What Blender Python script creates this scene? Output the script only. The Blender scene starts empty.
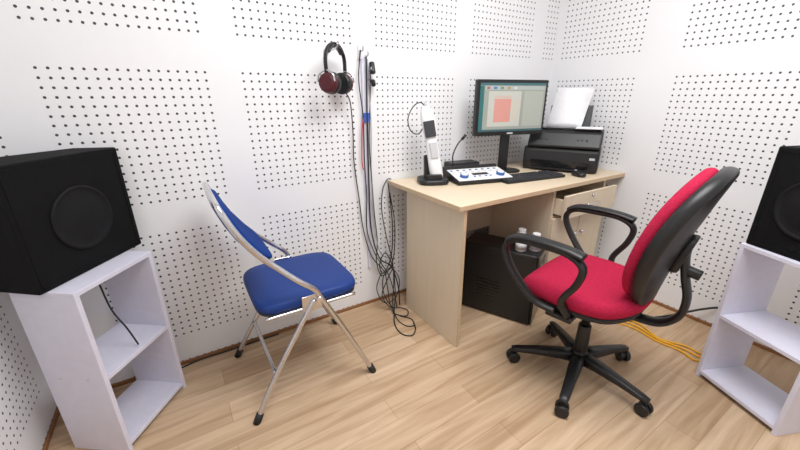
import bpy, math, random
from mathutils import Vector, Matrix, Euler
random.seed(3)
scn=bpy.context.scene
H=1.225
XL,XR,YB,YF,ZC=-0.61,2.38,1.75,-1.30,2.55

# ------------------------------------------------------------ materials
def mat(name,col,rough=0.5,metal=0.0,noise=0.06,nscale=30,bump=0.0,bscale=300,spec=0.5,emit=None,coat=0):
    m=bpy.data.materials.new(name); m.use_nodes=True
    nt=m.node_tree; b=nt.nodes['Principled BSDF']
    b.inputs['Roughness'].default_value=rough; b.inputs['Metallic'].default_value=metal
    b.inputs['Specular IOR Level'].default_value=spec
    b.inputs['Coat Weight'].default_value=coat
    tc=nt.nodes.new('ShaderNodeTexCoord')
    n=nt.nodes.new('ShaderNodeTexNoise'); n.inputs['Scale'].default_value=nscale
    nt.links.new(tc.outputs['Object'],n.inputs['Vector'])
    mx=nt.nodes.new('ShaderNodeMix'); mx.data_type='RGBA'
    mx.inputs['A'].default_value=tuple(max(0,c*(1-noise)) for c in col)+(1,)
    mx.inputs['B'].default_value=tuple(min(1,c*(1+noise)) for c in col)+(1,)
    nt.links.new(n.outputs['Fac'],mx.inputs['Factor'])
    nt.links.new(mx.outputs['Result'],b.inputs['Base Color'])
    if bump>0:
        n2=nt.nodes.new('ShaderNodeTexNoise'); n2.inputs['Scale'].default_value=bscale
        nt.links.new(tc.outputs['Object'],n2.inputs['Vector'])
        bp=nt.nodes.new('ShaderNodeBump'); bp.inputs['Strength'].default_value=bump; bp.inputs['Distance'].default_value=0.002
        nt.links.new(n2.outputs['Fac'],bp.inputs['Height']); nt.links.new(bp.outputs['Normal'],b.inputs['Normal'])
    if emit:
        nt.links.new(mx.outputs['Result'],b.inputs['Emission Color']); b.inputs['Emission Strength'].default_value=emit
    return m

def wall_mat(name,axis,u0,P,W,v0=0.148,Pv=0.652,Wv=0.536,r=0.0048,col=(0.845,0.847,0.86)):
    m=bpy.data.materials.new(name); m.use_nodes=True
    nt=m.node_tree; b=nt.nodes['Principled BSDF']; b.inputs['Roughness'].default_value=0.55
    g=nt.nodes.new('ShaderNodeNewGeometry'); s=nt.nodes.new('ShaderNodeSeparateXYZ')
    nt.links.new(g.outputs['Position'],s.inputs[0])
    def M(op,a,bb=None):
        n=nt.nodes.new('ShaderNodeMath'); n.operation=op
        for i,v in enumerate((a,bb)):
            if v is None: continue
            if isinstance(v,(int,float)): n.inputs[i].default_value=v
            else: nt.links.new(v,n.inputs[i])
        return n.outputs[0]
    def comp(o,o0,PP,WW):
        p=M('FLOORED_MODULO',M('SUBTRACT',o,o0),PP)
        ins=M('LESS_THAN',p,WW)
        f=M('SUBTRACT',M('FRACT',M('DIVIDE',p,WW/17.0)),0.5)
        return ins,M('MULTIPLY',f,f),p
    iu,fu,pu=comp(s.outputs[axis],u0,P,W)
    iv,fv,pv=comp(s.outputs[2],v0,Pv,Wv)
    d=M('LESS_THAN',M('ADD',fu,fv),(r/(W/17))**2)
    fac=M('MULTIPLY',M('MULTIPLY',d,iu),iv)
    n=nt.nodes.new('ShaderNodeTexNoise'); n.inputs['Scale'].default_value=2.5
    nt.links.new(g.outputs['Position'],n.inputs['Vector'])
    mx0=nt.nodes.new('ShaderNodeMix'); mx0.data_type='RGBA'
    mx0.inputs['A'].default_value=tuple(c*0.97 for c in col)+(1,); mx0.inputs['B'].default_value=tuple(min(1,c*1.03) for c in col)+(1,)
    nt.links.new(n.outputs['Fac'],mx0.inputs['Factor'])
    mx=nt.nodes.new('ShaderNodeMix'); mx.data_type='RGBA'
    nt.links.new(mx0.outputs['Result'],mx.inputs['A']); mx.inputs['B'].default_value=(0.045,0.045,0.05,1)
    nt.links.new(fac,mx.inputs['Factor']); nt.links.new(mx.outputs['Result'],b.inputs['Base Color'])
    return m

def floor_mat():
    m=bpy.data.materials.new('laminate_floor'); m.use_nodes=True
    nt=m.node_tree; b=nt.nodes['Principled BSDF']; b.inputs['Roughness'].default_value=0.5
    b.inputs['Specular IOR Level'].default_value=0.35
    g=nt.nodes.new('ShaderNodeNewGeometry')
    br=nt.nodes.new('ShaderNodeTexBrick'); br.offset=0.37; br.inputs['Scale'].default_value=1.0
    br.inputs['Brick Width'].default_value=0.9; br.inputs['Row Height'].default_value=0.115
    br.inputs['Mortar Size'].default_value=0.0010; br.inputs['Mortar Smooth'].default_value=0.3
    br.inputs['Color1'].default_value=(0.63,0.465,0.315,1); br.inputs['Color2'].default_value=(0.51,0.355,0.22,1)
    br.inputs['Mortar'].default_value=(0.36,0.23,0.13,1)
    nt.links.new(g.outputs['Position'],br.inputs['Vector'])
    mp=nt.nodes.new('ShaderNodeMapping'); mp.inputs['Scale'].default_value=(1.5,18,1)
    nt.links.new(g.outputs['Position'],mp.inputs['Vector'])
    n=nt.nodes.new('ShaderNodeTexNoise'); n.inputs['Scale'].default_value=1.3; n.inputs['Detail'].default_value=5; n.inputs['Distortion'].default_value=0.9
    nt.links.new(mp.outputs[0],n.inputs['Vector'])
    cr=nt.nodes.new('ShaderNodeValToRGB'); cr.color_ramp.elements[0].position=0.32; cr.color_ramp.elements[0].color=(0.76,0.69,0.62,1)
    cr.color_ramp.elements[1].position=0.66; cr.color_ramp.elements[1].color=(1.09,1.10,1.11,1)
    nt.links.new(n.outputs['Fac'],cr.inputs[0])
    mx=nt.nodes.new('ShaderNodeMix'); mx.data_type='RGBA'; mx.blend_type='MULTIPLY'; mx.inputs['Factor'].default_value=1
    nt.links.new(br.outputs['Color'],mx.inputs['A']); nt.links.new(cr.outputs['Color'],mx.inputs['B'])
    nt.links.new(mx.outputs['Result'],b.inputs['Base Color'])
    return m

def wood_mat(name,col,axis_scale):
    m=mat(name,col,0.45)
    nt=m.node_tree; n=[x for x in nt.nodes if x.type=='TEX_NOISE'][0]; tc=[x for x in nt.nodes if x.type=='TEX_COORD'][0]
    mp=nt.nodes.new('ShaderNodeMapping'); mp.inputs['Scale'].default_value=axis_scale
    nt.links.new(tc.outputs['Object'],mp.inputs['Vector']); nt.links.new(mp.outputs[0],n.inputs['Vector'])
    n.inputs['Scale'].default_value=1.0; n.inputs['Detail'].default_value=4
    return m

M_desk=wood_mat('beige_laminate_top',(0.72,0.59,0.43),(3,40,40))
M_deskv=wood_mat('beige_laminate_panel',(0.68,0.575,0.43),(40,40,3))
M_edge=mat('edge_banding',(0.58,0.44,0.28),0.5)
M_stand=mat('white_lavender_laminate',(0.72,0.71,0.82),0.4)
M_black=mat('black_plastic',(0.009,0.009,0.010),0.42)
M_blackm=mat('black_matte',(0.004,0.004,0.0045),0.85,bump=0.4,bscale=500,spec=0.2)
M_cone=mat('speaker_cloth_dark',(0.007,0.007,0.008),0.75,spec=0.25)
M_dark=mat('dark_grey_plastic',(0.035,0.035,0.04),0.4)
M_gloss=mat('glossy_black',(0.008,0.008,0.009),0.15)
M_chrome=mat('chrome_tube',(0.66,0.66,0.68),0.18,1.0,noise=0.02)
M_blue=mat('blue_vinyl',(0.009,0.040,0.205),0.48,bump=0.35,bscale=250,spec=0.3)
M_blueb=mat('blue_vinyl_back',(0.009,0.040,0.205),0.75,bump=0.35,bscale=250,spec=0.08)
M_red=mat('red_fabric',(0.45,0.020,0.062),0.95,noise=0.35,nscale=160,bump=0.8,bscale=450,spec=0.1)
M_maroon=mat('maroon_earcup',(0.075,0.004,0.010),0.4)
M_white=mat('white_plastic',(0.82,0.82,0.83),0.35)
M_grey=mat('light_grey_plastic',(0.55,0.56,0.58),0.35)
M_paper=mat('white_paper',(0.88,0.88,0.9),0.7)
M_brown=mat('brown_skirting',(0.27,0.12,0.045),0.5)
M_yellow=mat('yellow_cable',(0.85,0.42,0.01),0.45)
M_rubber=mat('black_rubber',(0.012,0.012,0.012),0.6)
M_cable=mat('black_cable',(0.012,0.012,0.013),0.5)
M_gcable=mat('grey_cable',(0.35,0.37,0.42),0.5)
M_redc=mat('red_cable',(0.6,0.03,0.03),0.5)
M_bluetag=mat('blue_tag',(0.03,0.10,0.40),0.5)
M_bcap=mat('blue_button',(0.04,0.12,0.35),0.4)
M_ceil=mat('ceiling_paint',(0.85,0.85,0.86),0.8)
M_lamp=mat('lamp_diffuser',(1,1,1),0.5,emit=2.0)
def em(name,c,s=0.9):
    m=mat(name,c,0.35,noise=0.03,emit=s,spec=0.3); return m

# ------------------------------------------------------------ mesh helpers
def root(name,loc=(0,0,0),rz=0):
    e=bpy.data.objects.new(name,None); e.empty_display_size=0.05
    e.location=loc; e.rotation_euler=(0,0,rz); scn.collection.objects.link(e); return e
def mk(name,verts,faces,m,parent=None,smooth=False,loc=(0,0,0),rot=(0,0,0),bevel=0,subsurf=0):
    me=bpy.data.meshes.new(name); me.from_pydata([tuple(v) for v in verts],[],faces); me.validate(); me.update()
    import bmesh
    bm=bmesh.new(); bm.from_mesh(me); bmesh.ops.recalc_face_normals(bm,faces=bm.faces); bm.to_mesh(me); bm.free()
    if smooth:
        for p in me.polygons: p.use_smooth=True
    me.materials.append(m)
    o=bpy.data.objects.new(name,me); scn.collection.objects.link(o)
    o.location=loc; o.rotation_euler=rot
    if parent: o.parent=parent
    if bevel>0:
        b=o.modifiers.new('bevel','BEVEL'); b.width=bevel; b.segments=3; b.limit_method='ANGLE'; b.angle_limit=math.radians(40)
    return o
def box(name,lo,hi,m,parent=None,bevel=0.0015,rot=(0,0,0)):
    c=[(lo[i]+hi[i])/2 for i in range(3)]; h=[abs(hi[i]-lo[i])/2 for i in range(3)]
    v=[(sx*h[0],sy*h[1],sz*h[2]) for sx in(-1,1) for sy in(-1,1) for sz in(-1,1)]
    f=[(0,1,3,2),(4,6,7,5),(0,4,5,1),(2,3,7,6),(0,2,6,4),(1,5,7,3)]
    return mk(name,v,f,m,parent,loc=c,rot=rot,bevel=bevel)
def loft(name,rings,m,parent=None,smooth=True,caps=True,closed=False,**k):
    N=len(rings[0]); v=[p for r in rings for p in r]; f=[]
    R=len(rings)
    for i in range(R if closed else R-1):
        a=i*N; b=((i+1)%R)*N
        for j in range(N):
            f.append((a+j,a+(j+1)%N,b+(j+1)%N,b+j))
    if caps and not closed:
        f.append(tuple(range(N))[::-1]); f.append(tuple((R-1)*N+j for j in range(N)))
    return mk(name,v,f,m,parent,smooth=smooth,**k)
def catmull(pts,n=8,closed=False):
    P=[Vector(p) for p in pts]; out=[]; L=len(P)
    for i in range(L if closed else L-1):
        if closed: p0,p1,p2,p3=P[i-1],P[i],P[(i+1)%L],P[(i+2)%L]
        else: p0,p1,p2,p3=P[max(i-1,0)],P[i],P[i+1],P[min(i+2,L-1)]
        for j in range(n):
            t=j/n
            out.append(0.5*((2*p1)+(p2-p0)*t+(2*p0-5*p1+4*p2-p3)*t*t+(3*p1-p0-3*p2+p3)*t**3))
    if not closed: out.append(P[-1])
    return out
def tube(name,pts,r,m,parent=None,n=8,seg=10,closed=False,smooth=True,flat=1.0,up=None):
    P=catmull(pts,n,closed) if smooth else [Vector(p) for p in pts]
    L=len(P); rings=[]; nrm=None
    for i in range(L):
        if closed: t=(P[(i+1)%L]-P[i-1])
        else: t=P[min(i+1,L-1)]-P[max(i-1,0)]
        t.normalize()
        if up is not None:
            nrm=Vector(up)-t*Vector(up).dot(t)
        elif nrm is None:
            a=Vector((0,0,1)) if abs(t.z)<0.9 else Vector((1,0,0)); nrm=a-t*a.dot(t)
        else: nrm=nrm-t*nrm.dot(t)
        nrm.normalize(); bn=t.cross(nrm)
        rr=r[i*len(r)//L] if isinstance(r,(list,tuple)) else r
        rings.append([P[i]+nrm*math.cos(a)*rr+bn*math.sin(a)*rr*flat for a in [2*math.pi*k/seg for k in range(seg)]])
    return loft(name,rings,m,parent,closed=closed)
def cyl(name,p0,p1,r0,m,parent=None,r1=None,seg=24,bevel=0):
    if r1 is None: r1=r0
    p0=Vector(p0); p1=Vector(p1); t=(p1-p0).normalized()
    a=Vector((0,0,1)) if abs(t.z)<0.9 else Vector((1,0,0)); n=(a-t*a.dot(t)).normalized(); b=t.cross(n)
    rings=[[p+(n*math.cos(x)+b*math.sin(x))*r for x in [2*math.pi*k/seg for k in range(seg)]] for p,r in((p0,r0),(p1,r1))]
    o=loft(name,rings,m,parent,smooth=False,bevel=bevel)
    for p in o.data.polygons:
        if len(p.vertices)==4: p.use_smooth=True
    return o
def se(a,b,n,N=40):
    out=[]
    for k in range(N):
        t=2*math.pi*k/N; c,s=math.cos(t),math.sin(t)
        out.append((a*math.copysign(abs(c)**(2/n),c),b*math.copysign(abs(s)**(2/n),s)))
    return out
def cushion(name,a,b,z0,z1,n,m,parent,edge=0.03,deform=None,**k):
    rings=[]; h=(z1-z0)
    for q in range(9):
        t=-math.pi/2+math.pi*q/8
        sc=1-(edge/ a)*(1-math.cos(t)); sc2=1-(edge/b)*(1-math.cos(t))
        z=(z0+z1)/2+h/2*math.sin(t)
        rings.append([(x*sc,y*sc2,z) for x,y in se(a,b,n)])
    for s in (0.75,0.5,0.25):
        rings.append([(x*(1-edge/a)*s,y*(1-edge/b)*s,z1) for x,y in se(a,b,n)])
    for i,s in enumerate((0.3,0.65)):
        rings.insert(i,[(x*(1-edge/a)*s,y*(1-edge/b)*s,z0) for x,y in se(a,b,n)])
    if deform: rings=[[deform(*p) for p in r] for r in rings]
    return loft(name,rings,m,parent,**k)
def reparent(o,p):
    bpy.context.view_layer.update()
    o.parent=p; o.matrix_parent_inverse=p.matrix_world.inverted()

# ------------------------------------------------------------ room
T=0.08
box('floor',(XL-T,YF-T,-0.06),(XR+T,YB+T,0),floor_mat(),bevel=0)
box('ceiling',(XL-T,YF-T,ZC),(XR+T,YB+T,ZC+0.06),M_ceil,bevel=0)
box('wall_back',(XL-T,YB,0),(XR+T,YB+T,ZC),wall_mat('perforated_back',0,-0.360,0.652,0.540),bevel=0)
box('wall_right',(XR,YF,0),(XR+T,YB,ZC),wall_mat('perforated_right',1,1.17,0.72,0.53),bevel=0)
box('wall_left',(XL-T,YF,0),(XL,YB,ZC),wall_mat('perforated_left',1,1.12,0.652,0.536),bevel=0)
box('wall_front',(XL-T,YF-T,0),(XR+T,YF,ZC),wall_mat('perforated_front',0,-0.345,0.652,0.536),bevel=0)
box('baseboard_back',(XL,YB-0.010,0),(XR,YB,0.018),M_brown)
box('baseboard_right',(XR-0.010,YF,0),(XR,YB-0.01,0.018),M_brown)
box('baseboard_left',(XL,YF,0),(XL+0.010,YB-0.01,0.018),M_brown)
box('baseboard_front',(XL+0.01,YF,0),(XR-0.01,YF+0.01,0.018),M_brown)
lp=root('ceiling_light_panel',(0.9,0.35,ZC))
box('frame',(-0.62,-0.62,-0.03),(0.62,0.62,0),M_white,lp)
box('diffuser',(-0.58,-0.58,-0.035),(0.58,0.58,-0.029),M_lamp,lp)

# ------------------------------------------------------------ speaker stands
def stand(loc,rz,w,d,h=0.665):
    r=root('speaker_stand',(loc[0],loc[1],0),rz); t=0.016
    box('side_panel_a',(0,0,0),(t,d,h-t),M_stand,r); box('side_panel_b',(w-t,0,0),(w,d,h-t),M_stand,r)
    box('top_panel',(0,0,h-t),(w,d,h),M_stand,r)
    box('middle_shelf',(t,0.002,h*0.48),(w-t,d-0.002,h*0.48+t),M_stand,r)
    box('bottom_shelf',(t,0.002,0.02),(w-t,d-0.002,0.02+t),M_stand,r)
    return r
s1=stand((-0.340,1.325),math.radians(52.9),0.318,0.22)
for i,(x,z) in enumerate(((0.06,0.33),(0.16,0.33))):
    cyl('screw_%d'%i,(-0.0015,x,z),(0.001,x,z),0.004,M_grey,s1)
s2=stand((1.868,0.389),math.radians(-113.2),0.33,0.24)

# ------------------------------------------------------------ speakers
def speaker(fp,z0,h):
    c=Vector((sum(p[0] for p in fp)/4,sum(p[1] for p in fp)/4,0))
    r=root('loudspeaker',(c.x,c.y,z0))
    L=[Vector((p[0],p[1],0))-c for p in fp]
    v=[(p.x,p.y,0) for p in L]+[(p.x,p.y,h) for p in L]
    mk('cabinet',v,[(0,1,2,3),(4,5,6,7),(0,1,5,4),(1,2,6,5),(2,3,7,6),(3,0,4,7)],M_blackm,r,bevel=0.006)
    a,b=L[0],L[1]; mid=(a+b)/2; ax=(b-a).normalized(); n=Vector((ax.y,-ax.x,0))
    if n.dot(mid)<0: n=-n
    up=Vector((0,0,1))
    def ring(rad,off): return [mid+up*h*0.47+n*off+(ax*math.cos(t)+up*math.sin(t))*rad for t in [2*math.pi*k/48 for k in range(48)]]
    loft('woofer_surround',[ring(0.108,-0.002),ring(0.106,0.006),ring(0.101,0.008),ring(0.096,0.005),ring(0.09,0.002),ring(0.07,0.005),ring(0.04,0.009),ring(0.012,0.011)],M_cone,r)
    W=(b-a).length
    for i,(u0,u1,w0,w1) in enumerate(((0.012,W-0.012,0.012,0.020),(0.012,W-0.012,h-0.02,h-0.012),(0.012,0.02,0.012,h-0.012),(W-0.02,W-0.012,0.012,h-0.012))):
        pts=[a+ax*u+up*w for u,w in((u0,w0),(u1,w0),(u1,w1),(u0,w1))]
        vv=[p-n*0.002 for p in pts]+[p+n*0.002 for p in pts]
        mk('grille_frame_%d'%i,vv,[(0,1,2,3),(4,5,6,7),(0,1,5,4),(1,2,6,5),(2,3,7,6),(3,0,4,7)],M_blackm,r)
    return r
speaker([(-0.42,1.360),(-0.180,1.690),(-0.31,1.742),(-0.585,1.50)],0.665,0.388)
speaker([(1.880,0.380),(1.765,0.085),(1.965,0.005),(2.10,0.30)],0.665,0.385)
sc_=tube('speaker_cable',[(-0.335,1.595,0.640),(-0.32,1.545,0.60),(-0.30,1.50,0.50),(-0.27,1.48,0.42),(-0.25,1.47,0.345)],0.003,M_cable)
reparent(sc_,s1)

# ------------------------------------------------------------ folding chair
fc=root('folding_chair',(0.335,1.437,0))
def back_x(z):
    P=[(0.50,0.055),(0.545,0.0),(0.62,-0.080),(0.70,-0.155),(0.78,-0.210),(0.90,-0.260)]
    for (z0,x0),(z1,x1) in zip(P,P[1:]):
        if z<=z1: return x0+(x1-x0)*(z-z0)/(z1-z0)
    return P[-1][1]
side=[(0.264,0.0,0.02),(0.20,0,0.16),(0.13,0,0.315),(0.062,0,0.455),(0.03,0,0.515),(-0.03,0,0.57),(-0.10,0,0.640),(-0.16,0,0.71),(-0.210,0,0.79)]
near=[(x,-0.225+(0.017 if z>0.6 else 0),z) for x,_,z in side]
top=[(-0.246,-0.195,0.872),(-0.256,-0.15,0.898),(-0.258,0,0.902),(-0.256,0.15,0.898),(-0.246,0.195,0.872)]
far=[(x,-y,z) for x,y,z in near][::-1]
tube('front_leg_and_back_tube',near+top+far,0.0110,M_chrome,fc,n=6,seg=14)
for s,nm in((-1,'a'),(1,'b')):
    tube('rear_leg_'+nm,[(-0.247,s*0.228,0.02),(-0.16,s*0.216,0.17),(-0.04,s*0.212,0.36),(0.03,s*0.212,0.465)],0.0105,M_chrome,fc)
    cyl('foot_rear_'+nm,(-0.256,s*0.2295,0.0),(-0.238,s*0.2265,0.035),0.015,M_rubber,fc)
    cyl('foot_front_'+nm,(0.272,s*0.225,0.0),(0.257,s*0.225,0.038),0.0155,M_rubber,fc)
    tube('seat_rail_'+nm,[(-0.16,s*0.20,0.430),(0.0,s*0.20,0.430),(0.21,s*0.20,0.430)],0.007,M_chrome,fc)
    cyl('pivot_'+nm,(0.045,s*0.195,0.475),(0.045,s*0.241,0.475),0.008,M_chrome,fc)
    box('hinge_plate_'+nm,(-0.02,s*0.207-0.002,0.415),(0.06,s*0.207+0.002,0.485),M_chrome,fc)
tube('rear_crossbar',[(-0.155,-0.215,0.18),(-0.155,0.215,0.18)],0.008,M_chrome,fc)
tube('front_crossbar',[(0.17,-0.22,0.225),(0.17,0.22,0.225)],0.008,M_chrome,fc)
cushion('seat',0.214,0.205,0.436,0.480,5.5,M_blue,fc,edge=0.012,deform=lambda x,y,z:(x+0.030,y,z+0.004*math.cos(x*7)-0.02*max(0,-x-0.1)),bevel=0)
cushion('seat_base',0.210,0.201,0.428,0.438,5.5,M_dark,fc,edge=0.003,deform=lambda x,y,z:(x+0.030,y,z))
def bk(x,y,z):
    hz=0.765+y
    return (back_x(hz)+z*1.0+0.004,x,hz)
cushion('backrest',0.194,0.122,-0.018,0.018,4.5,M_blueb,fc,edge=0.010,deform=bk)

# ------------------------------------------------------------ desk
D=root('desk',(1.04,1.12,0))
DZ=0.77
def dbox(n,lo,hi,m=M_deskv,**k): return box(n,(lo[0]-1.04,lo[1]-1.12,lo[2]),(hi[0]-1.04,hi[1]-1.12,hi[2]),m,D,**k)
dbox('top',(1.015,1.12,DZ-0.025),(2.375,1.745,DZ),M_desk,bevel=0.003)
dbox('edge_front',(1.015,1.1175,DZ-0.024),(2.375,1.1205,DZ-0.001),M_edge)
dbox('edge_side',(1.0125,1.12,DZ-0.024),(1.0155,1.745,DZ-0.001),M_edge)
dbox('side_panel',(1.048,1.130,0),(1.066,1.60,DZ-0.025))
dbox('side_panel_edge',(1.048,1.1275,0.001),(1.066,1.1305,DZ-0.026),M_edge,bevel=0)
dbox('modesty_panel',(1.066,1.585,0.40),(1.72,1.60,DZ-0.025))
dbox('cabinet_side_a',(1.72,1.15,0),(1.738,1.60,DZ-0.025))
dbox('cabinet_side_b',(2.212,1.15,0),(2.23,1.60,DZ-0.025))
dbox('cabinet_back',(1.738,1.585,0.05),(2.212,1.60,DZ-0.025))
dbox('cabinet_bottom',(1.738,1.155,0.06),(2.212,1.585,0.078))
dbox('cabinet_rail',(1.738,1.155,0.572),(2.212,1.585,0.585))
dbox('door_a',(1.725,1.132,0.06),(1.972,1.149,0.575)); dbox('door_b',(1.978,1.132,0.06),(2.225,1.149,0.575))
dy=-0.055
dbox('drawer_front',(1.730,1.132+dy,0.585),(2.225,1.149+dy,0.718))
for n,a,b in(('drawer_l',(1.745,1.149+dy,0.600),(1.757,1.50+dy,0.69)),('drawer_r',(2.193,1.149+dy,0.600),(2.205,1.50+dy,0.69)),('drawer_floor',(1.757,1.149+dy,0.600),(2.193,1.50+dy,0.61))): dbox(n,a,b)
dbox('plinth',(1.738,1.17,0),(2.212,1.185,0.06))
cyl('drawer_lock',(0.935,0.012+dy,0.695),(0.935,0.002+dy,0.695),0.008,M_chrome,D)
tube('drawer_handle',[(0.88,0.013+dy,0.65),(0.882,-0.008+dy,0.65),(0.935,-0.012+dy,0.65),(0.988,-0.008+dy,0.65),(0.99,0.013+dy,0.65)],0.004,M_chrome,D)
for i,x in enumerate((0.90,0.97)): cyl('door_knob_%d'%i,(x,0.013,0.45),(x,-0.008,0.45),0.009,M_chrome,D)

# ------------------------------------------------------------ monitor
mo=root('computer_monitor',(1.745,1.530,DZ),math.radians(-14))
cushion('base',0.11,0.068,0,0.014,3,M_black,mo,edge=0.006,deform=lambda x,y,z:(x,y+0.03,z))
box('neck',(-0.03,0.028,0.01),(0.03,0.048,0.33),M_black,mo,bevel=0.004)
box('housing',(-0.240,-0.008,0.232),(0.240,0.026,0.545),M_black,mo,bevel=0.006)
box('back_cover',(-0.12,0.026,0.29),(0.12,0.05,0.47),M_black,mo,bevel=0.01)
yy=-0.010
E=lambda n,x0,z0,x1,z1,c,k,s=0.35: box(n,(x0,yy-0.0004*k,z0),(x1,yy+0.001,z1),em(n+'_mat',c,s),mo,bevel=0)
E('screen',-0.222,0.256,0.222,0.527,(0.25,0.27,0.24),0)
E('title_bar',-0.222,0.513,0.222,0.527,(0.05,0.12,0.13),1)
E('tool_bar',-0.19,0.490,0.215,0.510,(0.32,0.35,0.33),1)
E('left_bar',-0.222,0.256,-0.196,0.511,(0.03,0.12,0.12),1)
E('window_panel',-0.165,0.285,0.055,0.482,(0.40,0.41,0.37),1)
E('chart',-0.125,0.310,-0.012,0.440,(0.50,0.235,0.20),2)
E('chart_header',-0.125,0.444,-0.012,0.458,(0.44,0.35,0.30),2)
for i in range(4): E('chart_line_h%d'%i,-0.125,0.335+i*0.024,-0.012,0.3355+i*0.024,(0.44,0.28,0.25),3)
E('chart_legend',0.0,0.315,0.045,0.44,(0.42,0.40,0.34),2)
E('side_list',0.075,0.285,0.21,0.482,(0.31,0.33,0.29),1)
E('task_bar',-0.222,0.256,0.222,0.268,(0.04,0.09,0.10),2)
for i in range(5): E('icon_%d'%i,-0.18+i*0.045,0.493,-0.160+i*0.045,0.506,((0.3,0.1,0.1),(0.05,0.15,0.35),(0.1,0.2,0.12),(0.3,0.2,0.1),(0.45,0.45,0.45))[i],2)
box('badge',(-0.02,-0.0095,0.239),(0.02,-0.007,0.248),M_grey,mo,bevel=0)

# ------------------------------------------------------------ keyboard, mouse
kb=root('keyboard',(1.735,1.338,DZ),math.radians(-8))
box('body',(-0.215,-0.07,0),(0.215,0.07,0.016),M_black,kb,bevel=0.004)
kv=[];kf=[]
for r_ in range(5):
    for c_ in range(20):
        x=-0.205+c_*0.0205; y=-0.060+r_*0.0245
        if c_ in(15,): continue
        b=len(kv)
        for (dx,dy2,z,) in((0,0,0.0155),(0.018,0,0.0155),(0.018,0.021,0.0155),(0,0.021,0.0155),(0.002,0.002,0.023),(0.016,0.002,0.023),(0.016,0.019,0.023),(0.002,0.019,0.023)): kv.append((x+dx,y+dy2,z))
        kf+= [(b+4,b+5,b+6,b+7),(b,b+1,b+5,b+4),(b+1,b+2,b+6,b+5),(b+2,b+3,b+7,b+6),(b+3,b,b+4,b+7)]
mk('keys',kv,kf,M_dark,kb)
ms=root('computer_mouse',(2.03,1.215,DZ),math.radians(-20))
cushion('shell',0.03,0.052,0,0.034,2.4,M_black,ms,edge=0.016,deform=lambda x,y,z:(x,y,z*(1-0.25*abs(y)/0.05)))
tube('scroll_wheel',[(0,0.02,0.028),(0,0.03,0.033),(0,0.038,0.027)],0.003,M_grey,ms)

# ------------------------------------------------------------ printer (one multifunction unit)
pr=root('printer',(2.150,1.42,DZ),math.radians(-62.3))
hw,hd=0.225,0.112
prf=[(-hd,0.006),(-hd-0.004,0.06),(-hd+0.002,0.125),(-hd+0.010,0.150),(hd,0.150),(hd,0.006)]
v=[(-hw,y,z) for y,z in prf]+[(hw-0.008,y,z) for y,z in prf]; n_=len(prf)
mk('main_body',v,[tuple(range(n_)),tuple(range(n_,2*n_))]+[(i,(i+1)%n_,n_+(i+1)%n_,n_+i) for i in range(n_)],M_black,pr,bevel=0.012)
for i,(x,y) in enumerate(((-0.17,-0.09),(0.17,-0.09),(-0.17,0.09),(0.17,0.09))): cyl('foot_%d'%i,(x,y,0),(x,y,0.010),0.012,M_rubber,pr)
box('output_slot',(-hw+0.05,-hd-0.006,0.030),(hw-0.06,-hd+0.004,0.070),M_gloss,pr,bevel=0.001)
box('output_tray',(-hw+0.06,-hd-0.022,0.014),(hw-0.07,-hd+0.004,0.022),M_black,pr)
ctl=[(-hd-0.014,0.150),(-hd-0.012,0.165),(-hd+0.030,0.235),(-hd+0.05,0.255),(hd-0.005,0.255),(hd-0.005,0.150)]
v=[(-hw+0.02,y,z) for y,z in ctl]+[(hw-0.010,y,z) for y,z in ctl]
mk('scanner_body',v,[tuple(range(n_)),tuple(range(n_,2*n_))]+[(i,(i+1)%n_,n_+(i+1)%n_,n_+i) for i in range(n_)],M_black,pr,bevel=0.010)
pt=math.atan2(0.07,0.042)
box('control_display',(-0.05,-hd-0.020+0.020,0.193),(0.05,-hd+0.028,0.197),M_gloss,pr,bevel=0.001,rot=(pt,0,0))
for i,x in enumerate((-0.12,-0.095,0.085,0.11,0.135)): cyl('panel_button_%d'%i,(x,-hd+0.012,0.198),(x,-hd+0.006,0.203),0.006,M_dark,pr)
box('status_label',(hw-0.06,-hd-0.006,0.085),(hw-0.03,-hd+0.003,0.098),M_grey,pr,bevel=0)
box('lid',(-hw+0.035,-hd+0.055,0.254),(hw-0.025,hd-0.02,0.266),M_gloss,pr,bevel=0.004)
box('paper_tray',(-0.12,0.071,0.245),(0.13,0.078,0.40),M_black,pr,bevel=0.003,rot=(math.radians(-16),0,0))
def sheet(n,x0,w,h,z0,y0,tilt,par,lean=0.0):
    v=[];f=[];N=8
    for i in range(N+1):
        t=i/N
        y=y0+h*t*math.sin(math.radians(tilt)+0.10*t); z=z0+h*t*math.cos(math.radians(tilt)+0.10*t)
        for x in (x0,x0+w): v.append((x+lean*t,y,z))
    for i in range(N): f.append((2*i,2*i+1,2*i+3,2*i+2))
    o=mk(n,v,f,M_paper,par,smooth=True); s=o.modifiers.new('t','SOLIDIFY'); s.thickness=0.0015; return o
sheet('paper_in_tray',-0.125,0.20,0.250,0.266,0.030,12,pr,0.03)
sheet('paper_in_tray_b',-0.118,0.20,0.246,0.266,0.024,14,pr,0.035)
box('paper_on_lid',(0.06,-hd+0.03,0.266),(0.205,hd-0.03,0.270),M_paper,pr,bevel=0)

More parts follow.
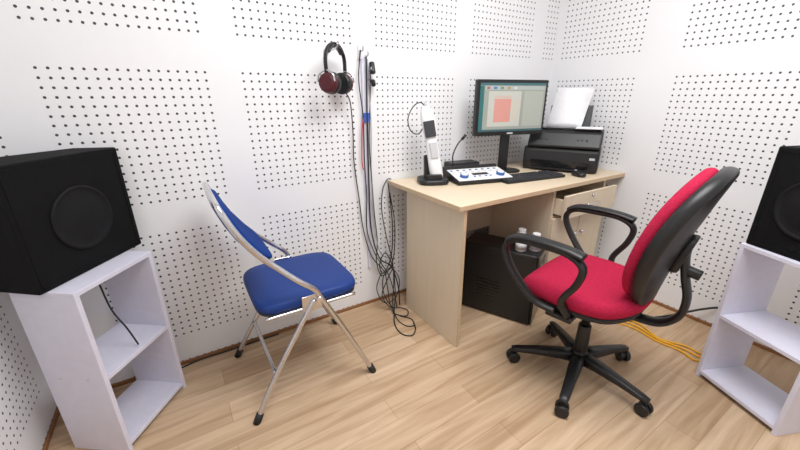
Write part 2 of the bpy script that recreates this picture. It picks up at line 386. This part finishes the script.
# ------------------------------------------------------------ audiometer
au=root('audiometer',(1.455,1.470,DZ),math.radians(-14))
prof=[(-0.10,0.0),(-0.10,0.022),(0.08,0.055),(0.095,0.068),(0.115,0.068),(0.115,0.0)]
v=[(-0.175,y,z) for y,z in prof]+[(0.175,y,z) for y,z in prof]; n_=len(prof)
mk('body',v,[tuple(range(n_)),tuple(range(n_,2*n_))]+[(i,(i+1)%n_,n_+(i+1)%n_,n_+i) for i in range(n_)],M_black,au,bevel=0.006)
sl=math.atan2(0.033,0.18)
def onpanel(n,x,y,rx,ry,h,m,cylr=None):
    z=0.022+(y+0.10)*math.tan(sl)
    if cylr: return cyl(n,(x,y,z-0.001),(x-0,y-h*math.sin(sl),z+h*math.cos(sl)),cylr,m,au,bevel=0.0015)
    return box(n,(x-rx,y-ry,z-0.001),(x+rx,y+ry,z+h),m,au,bevel=0.002,rot=(sl,0,0))
onpanel('white_face',0.0,-0.012,0.168,0.083,0.003,M_white)
for i,(x,y,r_) in enumerate(((-0.115,-0.045,0.024),(0.115,-0.045,0.024))):
    onpanel('dial_%d'%i,x,y,0,0,0.018,M_bcap,r_); onpanel('dial_cap_%d'%i,x,y,0,0,0.021,M_white,r_*0.75)
k=0
for x in(-0.15,-0.11,-0.07,-0.03,0.01,0.05,0.09,0.13):
    for y in(0.015,0.045):
        onpanel('key_%d'%k,x,y,0.008,0.005,0.006,(M_grey,M_bcap,M_grey,M_dark)[k%4]); k+=1
for x in(-0.05,-0.02,0.02,0.05): onpanel('small_key_%d'%k,x,-0.05,0.007,0.005,0.006,M_bcap); k+=1
onpanel('display',0.0,-0.018,0.05,0.014,0.005,M_gloss)
tube('gooseneck_microphone',[(-0.11,0.105,0.066),(-0.115,0.105,0.13),(-0.09,0.105,0.19),(-0.06,0.103,0.225)],0.004,M_cable,au)
cyl('microphone_tip',(-0.063,0.103,0.221),(-0.04,0.102,0.245),0.008,M_black,au)
spk=root('talkback_speaker',(1.50,1.665,DZ),math.radians(-10))
box('cabinet',(-0.10,-0.05,0.0),(0.10,0.05,0.075),M_black,spk,bevel=0.008)
box('grille',(-0.09,-0.053,0.01),(0.09,-0.049,0.065),M_dark,spk,bevel=0.002)

# ------------------------------------------------------------ handheld tympanometer in cradle
ty=root('handheld_tympanometer',(1.195,1.560,DZ),math.radians(-25))
cushion('cradle_base',0.085,0.085,0,0.028,3.5,M_black,ty,edge=0.01)
box('cradle_back',(-0.045,0.008,0.02),(0.045,0.05,0.15),M_black,ty,bevel=0.010,rot=(math.radians(-8),0,0))
box('cradle_lip',(-0.042,-0.055,0.02),(0.042,-0.035,0.055),M_black,ty,bevel=0.006)
rings=[]
for t,w,d_ in((0,0.026,0.018),(0.015,0.036,0.024),(0.08,0.036,0.024),(0.15,0.033,0.022),(0.21,0.033,0.022),(0.28,0.039,0.024),(0.33,0.038,0.023),(0.365,0.029,0.018),(0.38,0.014,0.010)):
    cy=-0.022+t*0.14; cz=0.028+t; lx=-0.16*t+0.02
    rings.append([(x+lx,cy+y,cz) for x,y in se(w,d_,2.8,28)])
loft('body',rings,M_white,ty)
box('screen',(-0.055,-0.018,0.250),(0.004,-0.006,0.335),M_dark,ty,bevel=0.003,rot=(math.radians(-8),math.radians(-9),0))
box('keypad',(-0.022,-0.031,0.14),(0.018,-0.021,0.225),M_grey,ty,bevel=0.003,rot=(math.radians(-8),math.radians(-9),0))
tube('probe_cable',[(-0.04,0.03,0.40),(-0.07,0.04,0.425),(-0.11,0.04,0.40),(-0.135,0.04,0.34),(-0.12,0.03,0.28),(-0.08,0.02,0.265),(-0.055,0.02,0.30)],0.003,M_cable,ty)
cyl('probe',(-0.04,0.028,0.40),(-0.044,0.034,0.425),0.008,M_grey,ty)

# ------------------------------------------------------------ PC tower and bottles
pc=root('computer_tower',(1.33,1.43,0),math.radians(-65))
box('case',(0,0,0.01),(0.42,0.19,0.43),M_black,pc,bevel=0.006)
box('front_bezel',(0.42,0.004,0.012),(0.432,0.186,0.428),M_gloss,pc,bevel=0.004)
box('optical_drive',(0.431,0.02,0.35),(0.434,0.17,0.39),M_dark,pc)
box('side_panel',(0.01,-0.002,0.02),(0.40,0.001,0.42),M_black,pc)
for i,(x,y) in enumerate(((0.04,0.03),(0.38,0.03),(0.04,0.16),(0.38,0.16))): cyl('foot_%d'%i,(x,y,0),(x,y,0.012),0.012,M_rubber,pc)
for i in range(6): box('vent_%d'%i,(0.10,-0.003,0.12+i*0.02),(0.24,0.0,0.128+i*0.02),M_gloss,pc,bevel=0)
def bottle(x,y):
    b=root('medicine_bottle',(x,y,0.43))
    R=[(0.025,0),(0.030,0.004),(0.030,0.062),(0.026,0.072),(0.018,0.077),(0.018,0.082)]
    loft('bottle',[[(r*math.cos(a),r*math.sin(a),z) for a in [2*math.pi*k/24 for k in range(24)]] for r,z in R],M_white,b)
    cyl('cap',(0,0,0.079),(0,0,0.098),0.021,M_white,b,bevel=0.002)
    cyl('label',(0,0,0.015),(0,0,0.050),0.0305,M_grey,b)
for dx_,dy_ in((0.32,0.045),(0.385,0.09),(0.30,0.12)):
    a=math.radians(-65); bottle(1.33+dx_*math.cos(a)-dy_*math.sin(a),1.43+dx_*math.sin(a)+dy_*math.cos(a))

# ------------------------------------------------------------ office chair
oc=root('office_chair',(1.405,0.692,0),math.radians(11))
cyl('hub',(0,0,0.065),(0,0,0.135),0.038,M_black,oc,r1=0.032,bevel=0.005)
for k in range(5):
    a=math.radians(47+72*k); c,s=math.cos(a),math.sin(a)
    rings=[]
    for r_,w,h0,h1 in((0.02,0.030,0.070,0.125),(0.08,0.028,0.075,0.122),(0.18,0.022,0.070,0.105),(0.27,0.019,0.062,0.086),(0.295,0.014,0.062,0.080)):
        ring=[]
        for (y,z) in se(w,(h1-h0)/2,3.2,16): ring.append((c*r_-s*y,s*r_+c*y,(h0+h1)/2+z))
        rings.append(ring)
    loft('base_arm_%d'%k,rings,M_black,oc)
    cx,cy=c*0.283,s*0.283
    b=a+0.7+k*1.3; ux,uy=math.cos(b),math.sin(b)
    cyl('caster_stem_%d'%k,(cx,cy,0.03),(cx,cy,0.07),0.008,M_black,oc)
    for q,sg in enumerate((-1,1)):
        cyl('caster_wheel_%d_%d'%(k,q),(cx+ux*0.006*sg,cy+uy*0.006*sg,0.0275),(cx+ux*0.026*sg,cy+uy*0.026*sg,0.0275),0.0275,M_black,oc,bevel=0.006)
    cyl('caster_axle_%d'%k,(cx-ux*0.02,cy-uy*0.02,0.03),(cx+ux*0.02,cy+uy*0.02,0.03),0.016,M_dark,oc)
cyl('column_shroud',(0,0,0.12),(0,0,0.27),0.030,M_black,oc,r1=0.026,bevel=0.003)
cyl('gas_column',(0,0,0.26),(0,0,0.40),0.018,M_black,oc)
box('tilt_mechanism',(-0.07,-0.13,0.385),(0.07,0.10,0.425),M_black,oc,bevel=0.012)
tube('height_lever',[(0.05,0.03,0.40),(0.16,0.04,0.395),(0.24,0.045,0.385)],0.006,M_black,oc)
def seatdef(x,y,z):
    z2=z-0.9*max(0,y-0.12)**2*6 - 0.022*math.exp(-((x/0.16)**2+((y+0.02)/0.16)**2))*(1 if z>0.48 else 0)+0.25*max(0,-y-0.14)
    w=1-0.12*max(0,-y)/0.24
    return (x*w-0.012,y+0.025,z2)
cushion('seat_pan',0.228,0.225,0.418,0.452,3.0,M_black,oc,edge=0.03,deform=seatdef)
cushion('seat_cushion',0.240,0.240,0.444,0.515,3.0,M_red,oc,edge=0.028,deform=seatdef)
tilt=math.radians(13)
def bdef(x,y,z):
    w=1.0+ (0.10*(y/0.27) if y<0 else -0.02*(y/0.27))
    X=x*w
    lean=0.28*X*X
    yy=z+lean
    lumb=-0.45*(y+0.02)**2
    fy=yy+lumb+0.03
    return (X, -0.235+fy*math.cos(tilt)-y*math.sin(tilt), 0.748+y*math.cos(tilt)+fy*math.sin(tilt))
def bshell(x,y,z):
    if z<-0.012: z-=0.022*(1-min(1,(x/0.22)**2+(y/0.27)**2))
    return bdef(x,y,z)
cushion('back_shell',0.232,0.275,-0.038,0.008,2.5,M_black,oc,edge=0.016,deform=bshell)
cushion('back_cushion',0.212,0.256,0.002,0.046,2.5,M_red,oc,edge=0.022,deform=bdef)
tube('back_bracket',[(0,-0.08,0.405),(0,-0.18,0.398),(0,-0.255,0.412),(0,-0.300,0.465),(0,-0.305,0.54),(0,-0.283,0.62),(0,-0.268,0.70),(0,-0.272,0.76)],0.032,M_black,oc,flat=0.42,up=(1,0,0))
cyl('back_knob',(0,-0.275,0.645),(0,-0.325,0.635),0.019,M_black,oc,bevel=0.004)
cushion('back_mount',0.055,0.075,-0.014,0.014,3,M_black,oc,edge=0.006,deform=lambda x,y,z:(x,-0.262+z-y*math.sin(tilt),0.70+y*math.cos(tilt)))
for s,nm in((-1,'left'),(1,'right')):
    loop=[(s*0.245,0.05,0.43),(s*0.268,0.13,0.455),(s*0.285,0.220,0.55),(s*0.288,0.265,0.64),(s*0.288,0.230,0.69),(s*0.288,0.12,0.70),(s*0.288,0.02,0.695),(s*0.288,-0.035,0.66),(s*0.285,-0.025,0.59),(s*0.275,0.02,0.50),(s*0.25,0.0,0.435)]
    tube('arm_loop_'+nm,loop,0.021,M_black,oc,closed=False,n=7,flat=0.62,up=(1,0,0),seg=14)
    tube('arm_pad_'+nm,[(s*0.288,-0.035,0.700),(s*0.288,0.03,0.712),(s*0.288,0.13,0.716),(s*0.288,0.215,0.708),(s*0.288,0.257,0.685)],0.027,M_black,oc,flat=0.45,up=(1,0,0),seg=16)
    box('arm_bracket_'+nm,(min(s*0.10,s*0.262),-0.02,0.405),(max(s*0.10,s*0.262),0.08,0.425),M_black,oc,bevel=0.004)

# ------------------------------------------------------------ headphones on wall hook + rack
hp=root('headphones',(0.69,1.645,1.368),math.radians(36))
arc=[(0.082*math.cos(t),0,0.082*math.sin(t)) for t in [math.pi*k/10 for k in range(11)]]
tube('headband',[(0.080,0,-0.05)]+arc+[(-0.080,0,-0.05)],0.010,M_black,hp,flat=0.45,up=(0,1,0),n=4)
arc2=[(0.073*math.cos(t),0,0.070*math.sin(t)) for t in [math.pi*k/10 for k in range(2,9)]]
tube('headband_pad',arc2,0.014,M_dark,hp,flat=0.5,up=(0,1,0),n=4)
for s,m_ in((-1,M_maroon),(1,M_maroon)):
    tube('yoke_%d'%s,[(s*0.080,0.0,-0.03),(s*0.086,0.035,-0.05),(s*0.086,0.044,-0.08)],0.004,M_chrome,hp)
    tube('yoke_b_%d'%s,[(s*0.080,0.0,-0.03),(s*0.086,-0.035,-0.05),(s*0.086,-0.044,-0.08)],0.004,M_chrome,hp)
    cyl('ear_cup_%d'%s,(s*0.062,0,-0.085),(s*0.092,0,-0.085),0.048,m_,hp,r1=0.038,bevel=0.008)
    cyl('ear_cushion_%d'%s,(s*0.030,0,-0.085),(s*0.062,0,-0.085),0.048,M_black,hp,bevel=0.010)
# headphone lead belongs to the headphones
hk=root('wall_hook',(0.69,1.75,1.425))
cyl('rosette',(0,0,0),(0,-0.006,0),0.014,M_grey,hk)
tube('peg',[(0,0,0),(0,-0.05,0.0),(0,-0.12,0.004),(0,-0.14,0.022)],0.005,M_chrome,hk)
rk=root('cable_rack',(0.875,1.75,0))
box('backplate',(-0.022,-0.010,1.40),(0.028,0,1.46),M_white,rk)
box('cable_duct',(-0.008,-0.014,0.25),(0.010,0,1.41),M_stand,rk)
for i,(x,z) in enumerate(((-0.012,1.44),(0.015,1.42),(0.03,1.35),(0.03,1.31))):
    tube('rack_hook_%d'%i,[(x,-0.005,z),(x,-0.03,z-0.006),(x,-0.042,z),(x,-0.042,z+0.014)],0.004,M_chrome,rk)
cyl('transducer_a',(0.038,-0.045,1.335),(0.045,-0.020,1.385),0.014,M_black,rk,bevel=0.004)
cyl('transducer_b',(0.040,-0.045,1.28),(0.050,-0.020,1.30),0.012,M_black,rk,bevel=0.004)
box('blue_clip',(-0.014,-0.026,1.10),(0.022,-0.012,1.145),M_bluetag,rk)
hc=root('hanging_cables',(0,0,0))
W=lambda n,p,m=M_cable,r=0.0030: tube(n,p,r,m,hc)
W('headphone_cable',[(0.745,1.665,1.24),(0.78,1.70,1.19),(0.80,1.73,1.05),(0.80,1.735,0.9),(0.82,1.735,0.7),(0.84,1.735,0.5),(0.88,1.72,0.33),(0.95,1.70,0.22),(0.96,1.68,0.12),(0.94,1.62,0.05),(0.93,1.55,0.004)])
W('insert_earphone_cable',[(0.86,1.73,1.44),(0.845,1.73,1.30),(0.862,1.73,1.12),(0.86,1.73,0.9),(0.866,1.73,0.7),(0.86,1.73,0.5),(0.90,1.71,0.34),(0.97,1.68,0.2),(0.99,1.64,0.06),(0.98,1.6,0.005)])
W('bone_vibrator_cable',[(0.90,1.71,1.34),(0.905,1.73,1.2),(0.892,1.73,1.0),(0.90,1.73,0.8),(0.91,1.73,0.6),(0.92,1.72,0.42),(0.90,1.70,0.3),(0.93,1.69,0.2),(1.0,1.68,0.28),(1.03,1.70,0.5),(1.01,1.72,0.7)])
W('black_lead',[(0.888,1.725,1.41),(0.882,1.725,1.1),(0.880,1.725,0.8),(0.885,1.725,0.5),(0.92,1.70,0.32),(0.99,1.68,0.25),(1.02,1.65,0.12),(1.0,1.6,0.02)],M_cable,0.004)
W('red_marked_cable',[(0.862,1.725,1.12),(0.85,1.727,1.05),(0.845,1.73,0.9),(0.852,1.73,0.85)],M_redc,0.003)
W('grey_signal_cable',[(0.895,1.728,1.40),(0.905,1.728,1.1),(0.900,1.73,0.85),(0.907,1.73,0.55),(0.93,1.71,0.35),(0.99,1.69,0.30)],M_gcable)
W('desk_drop_cable',[(1.03,1.738,0.778),(1.0,1.735,0.775),(0.965,1.725,0.72),(0.955,1.72,0.6),(0.98,1.71,0.42),(1.01,1.70,0.28),(1.0,1.67,0.15),(0.95,1.6,0.04),(0.92,1.5,0.004),(0.93,1.42,0.004),(0.97,1.40,0.004),(0.99,1.46,0.004),(0.95,1.52,0.004)])
W('power_cord',[(1.0,1.72,0.76),(1.02,1.71,0.5),(1.0,1.7,0.3),(0.93,1.68,0.22),(0.90,1.66,0.30),(0.94,1.66,0.36),(0.99,1.66,0.25),(0.98,1.62,0.1),(0.93,1.55,0.02),(0.88,1.46,0.004),(0.87,1.37,0.004),(0.91,1.33,0.004),(0.96,1.37,0.004),(0.98,1.42,0.004)],M_cable,0.0034)
W('extension_cord',[(0.99,1.66,0.25),(0.94,1.65,0.18),(0.90,1.64,0.10),(0.93,1.60,0.03),(1.00,1.58,0.01),(1.02,1.54,0.004),(0.98,1.50,0.004),(0.93,1.56,0.004)])
W('tangle_loop',[(0.91,1.66,0.24),(0.87,1.65,0.15),(0.90,1.62,0.06),(0.97,1.60,0.08),(1.01,1.62,0.18),(0.97,1.65,0.26),(0.92,1.66,0.20),(0.91,1.63,0.1),(0.95,1.58,0.01)])
bc=tube('wall_base_cable',[(-0.22,1.70,0.004),(-0.1,1.733,0.004),(0.05,1.732,0.004),(0.3,1.733,0.004)],0.0035,M_cable)

# ------------------------------------------------------------ floor cables right
yc_=root('yellow_extension_cords')
for i,(dx_,ph) in enumerate(((0,0),(0.03,1),(0.065,2.2))):
    tube('cord_%d'%i,[(2.0+dx_,1.10,0.005),(1.95+dx_,0.95,0.005),(1.96+dx_+0.015*math.sin(ph),0.82,0.005),(1.99+dx_,0.72,0.005),(1.955+dx_+0.02*math.cos(ph),0.60,0.005),(1.99+dx_,0.50,0.005),(1.97+dx_+0.02*math.sin(ph),0.43,0.005),(2.02+dx_,0.40+0.01*i,0.005)],0.0052,M_yellow,yc_)
tube('floor_power_cable',[(1.86,1.05,0.005),(1.85,0.93,0.005),(1.92,0.84,0.012),(2.05,0.76,0.016),(2.20,0.66,0.04),(2.33,0.55,0.10),(2.365,0.47,0.14),(2.365,0.36,0.16)],0.0060,M_cable)

# ------------------------------------------------------------ lights
def area(n,loc,size,power,rot=(0,0,0),col=(1,1,1)):
    l=bpy.data.lights.new(n,'AREA'); l.size=size; l.energy=power; l.color=col; l.shape='SQUARE'
    o=bpy.data.objects.new(n,l); o.location=loc; o.rotation_euler=rot; scn.collection.objects.link(o); return o
area('ceiling_lamp_light',(0.9,0.35,ZC-0.04),1.15,45,col=(0.985,0.99,1.0))
w=bpy.data.worlds.new('world'); scn.world=w; w.use_nodes=True
w.node_tree.nodes['Background'].inputs[0].default_value=(0.9,0.95,1,1); w.node_tree.nodes['Background'].inputs[1].default_value=0.3
scn.view_settings.view_transform='Standard'; scn.view_settings.look='None'; scn.view_settings.exposure=0

# ------------------------------------------------------------ camera
cd=bpy.data.cameras.new('camera'); cam=bpy.data.objects.new('camera',cd); scn.collection.objects.link(cam)
cd.sensor_width=36; cd.lens=355/800*36; cd.clip_start=0.02
R=Matrix.Rotation(math.radians(-32.1),4,'Z')@Matrix.Rotation(math.radians(70.1),4,'X')@Matrix.Rotation(math.radians(-0.2),4,'Z')
cam.matrix_world=Matrix.Translation((0,0,H))@R
scn.camera=cam
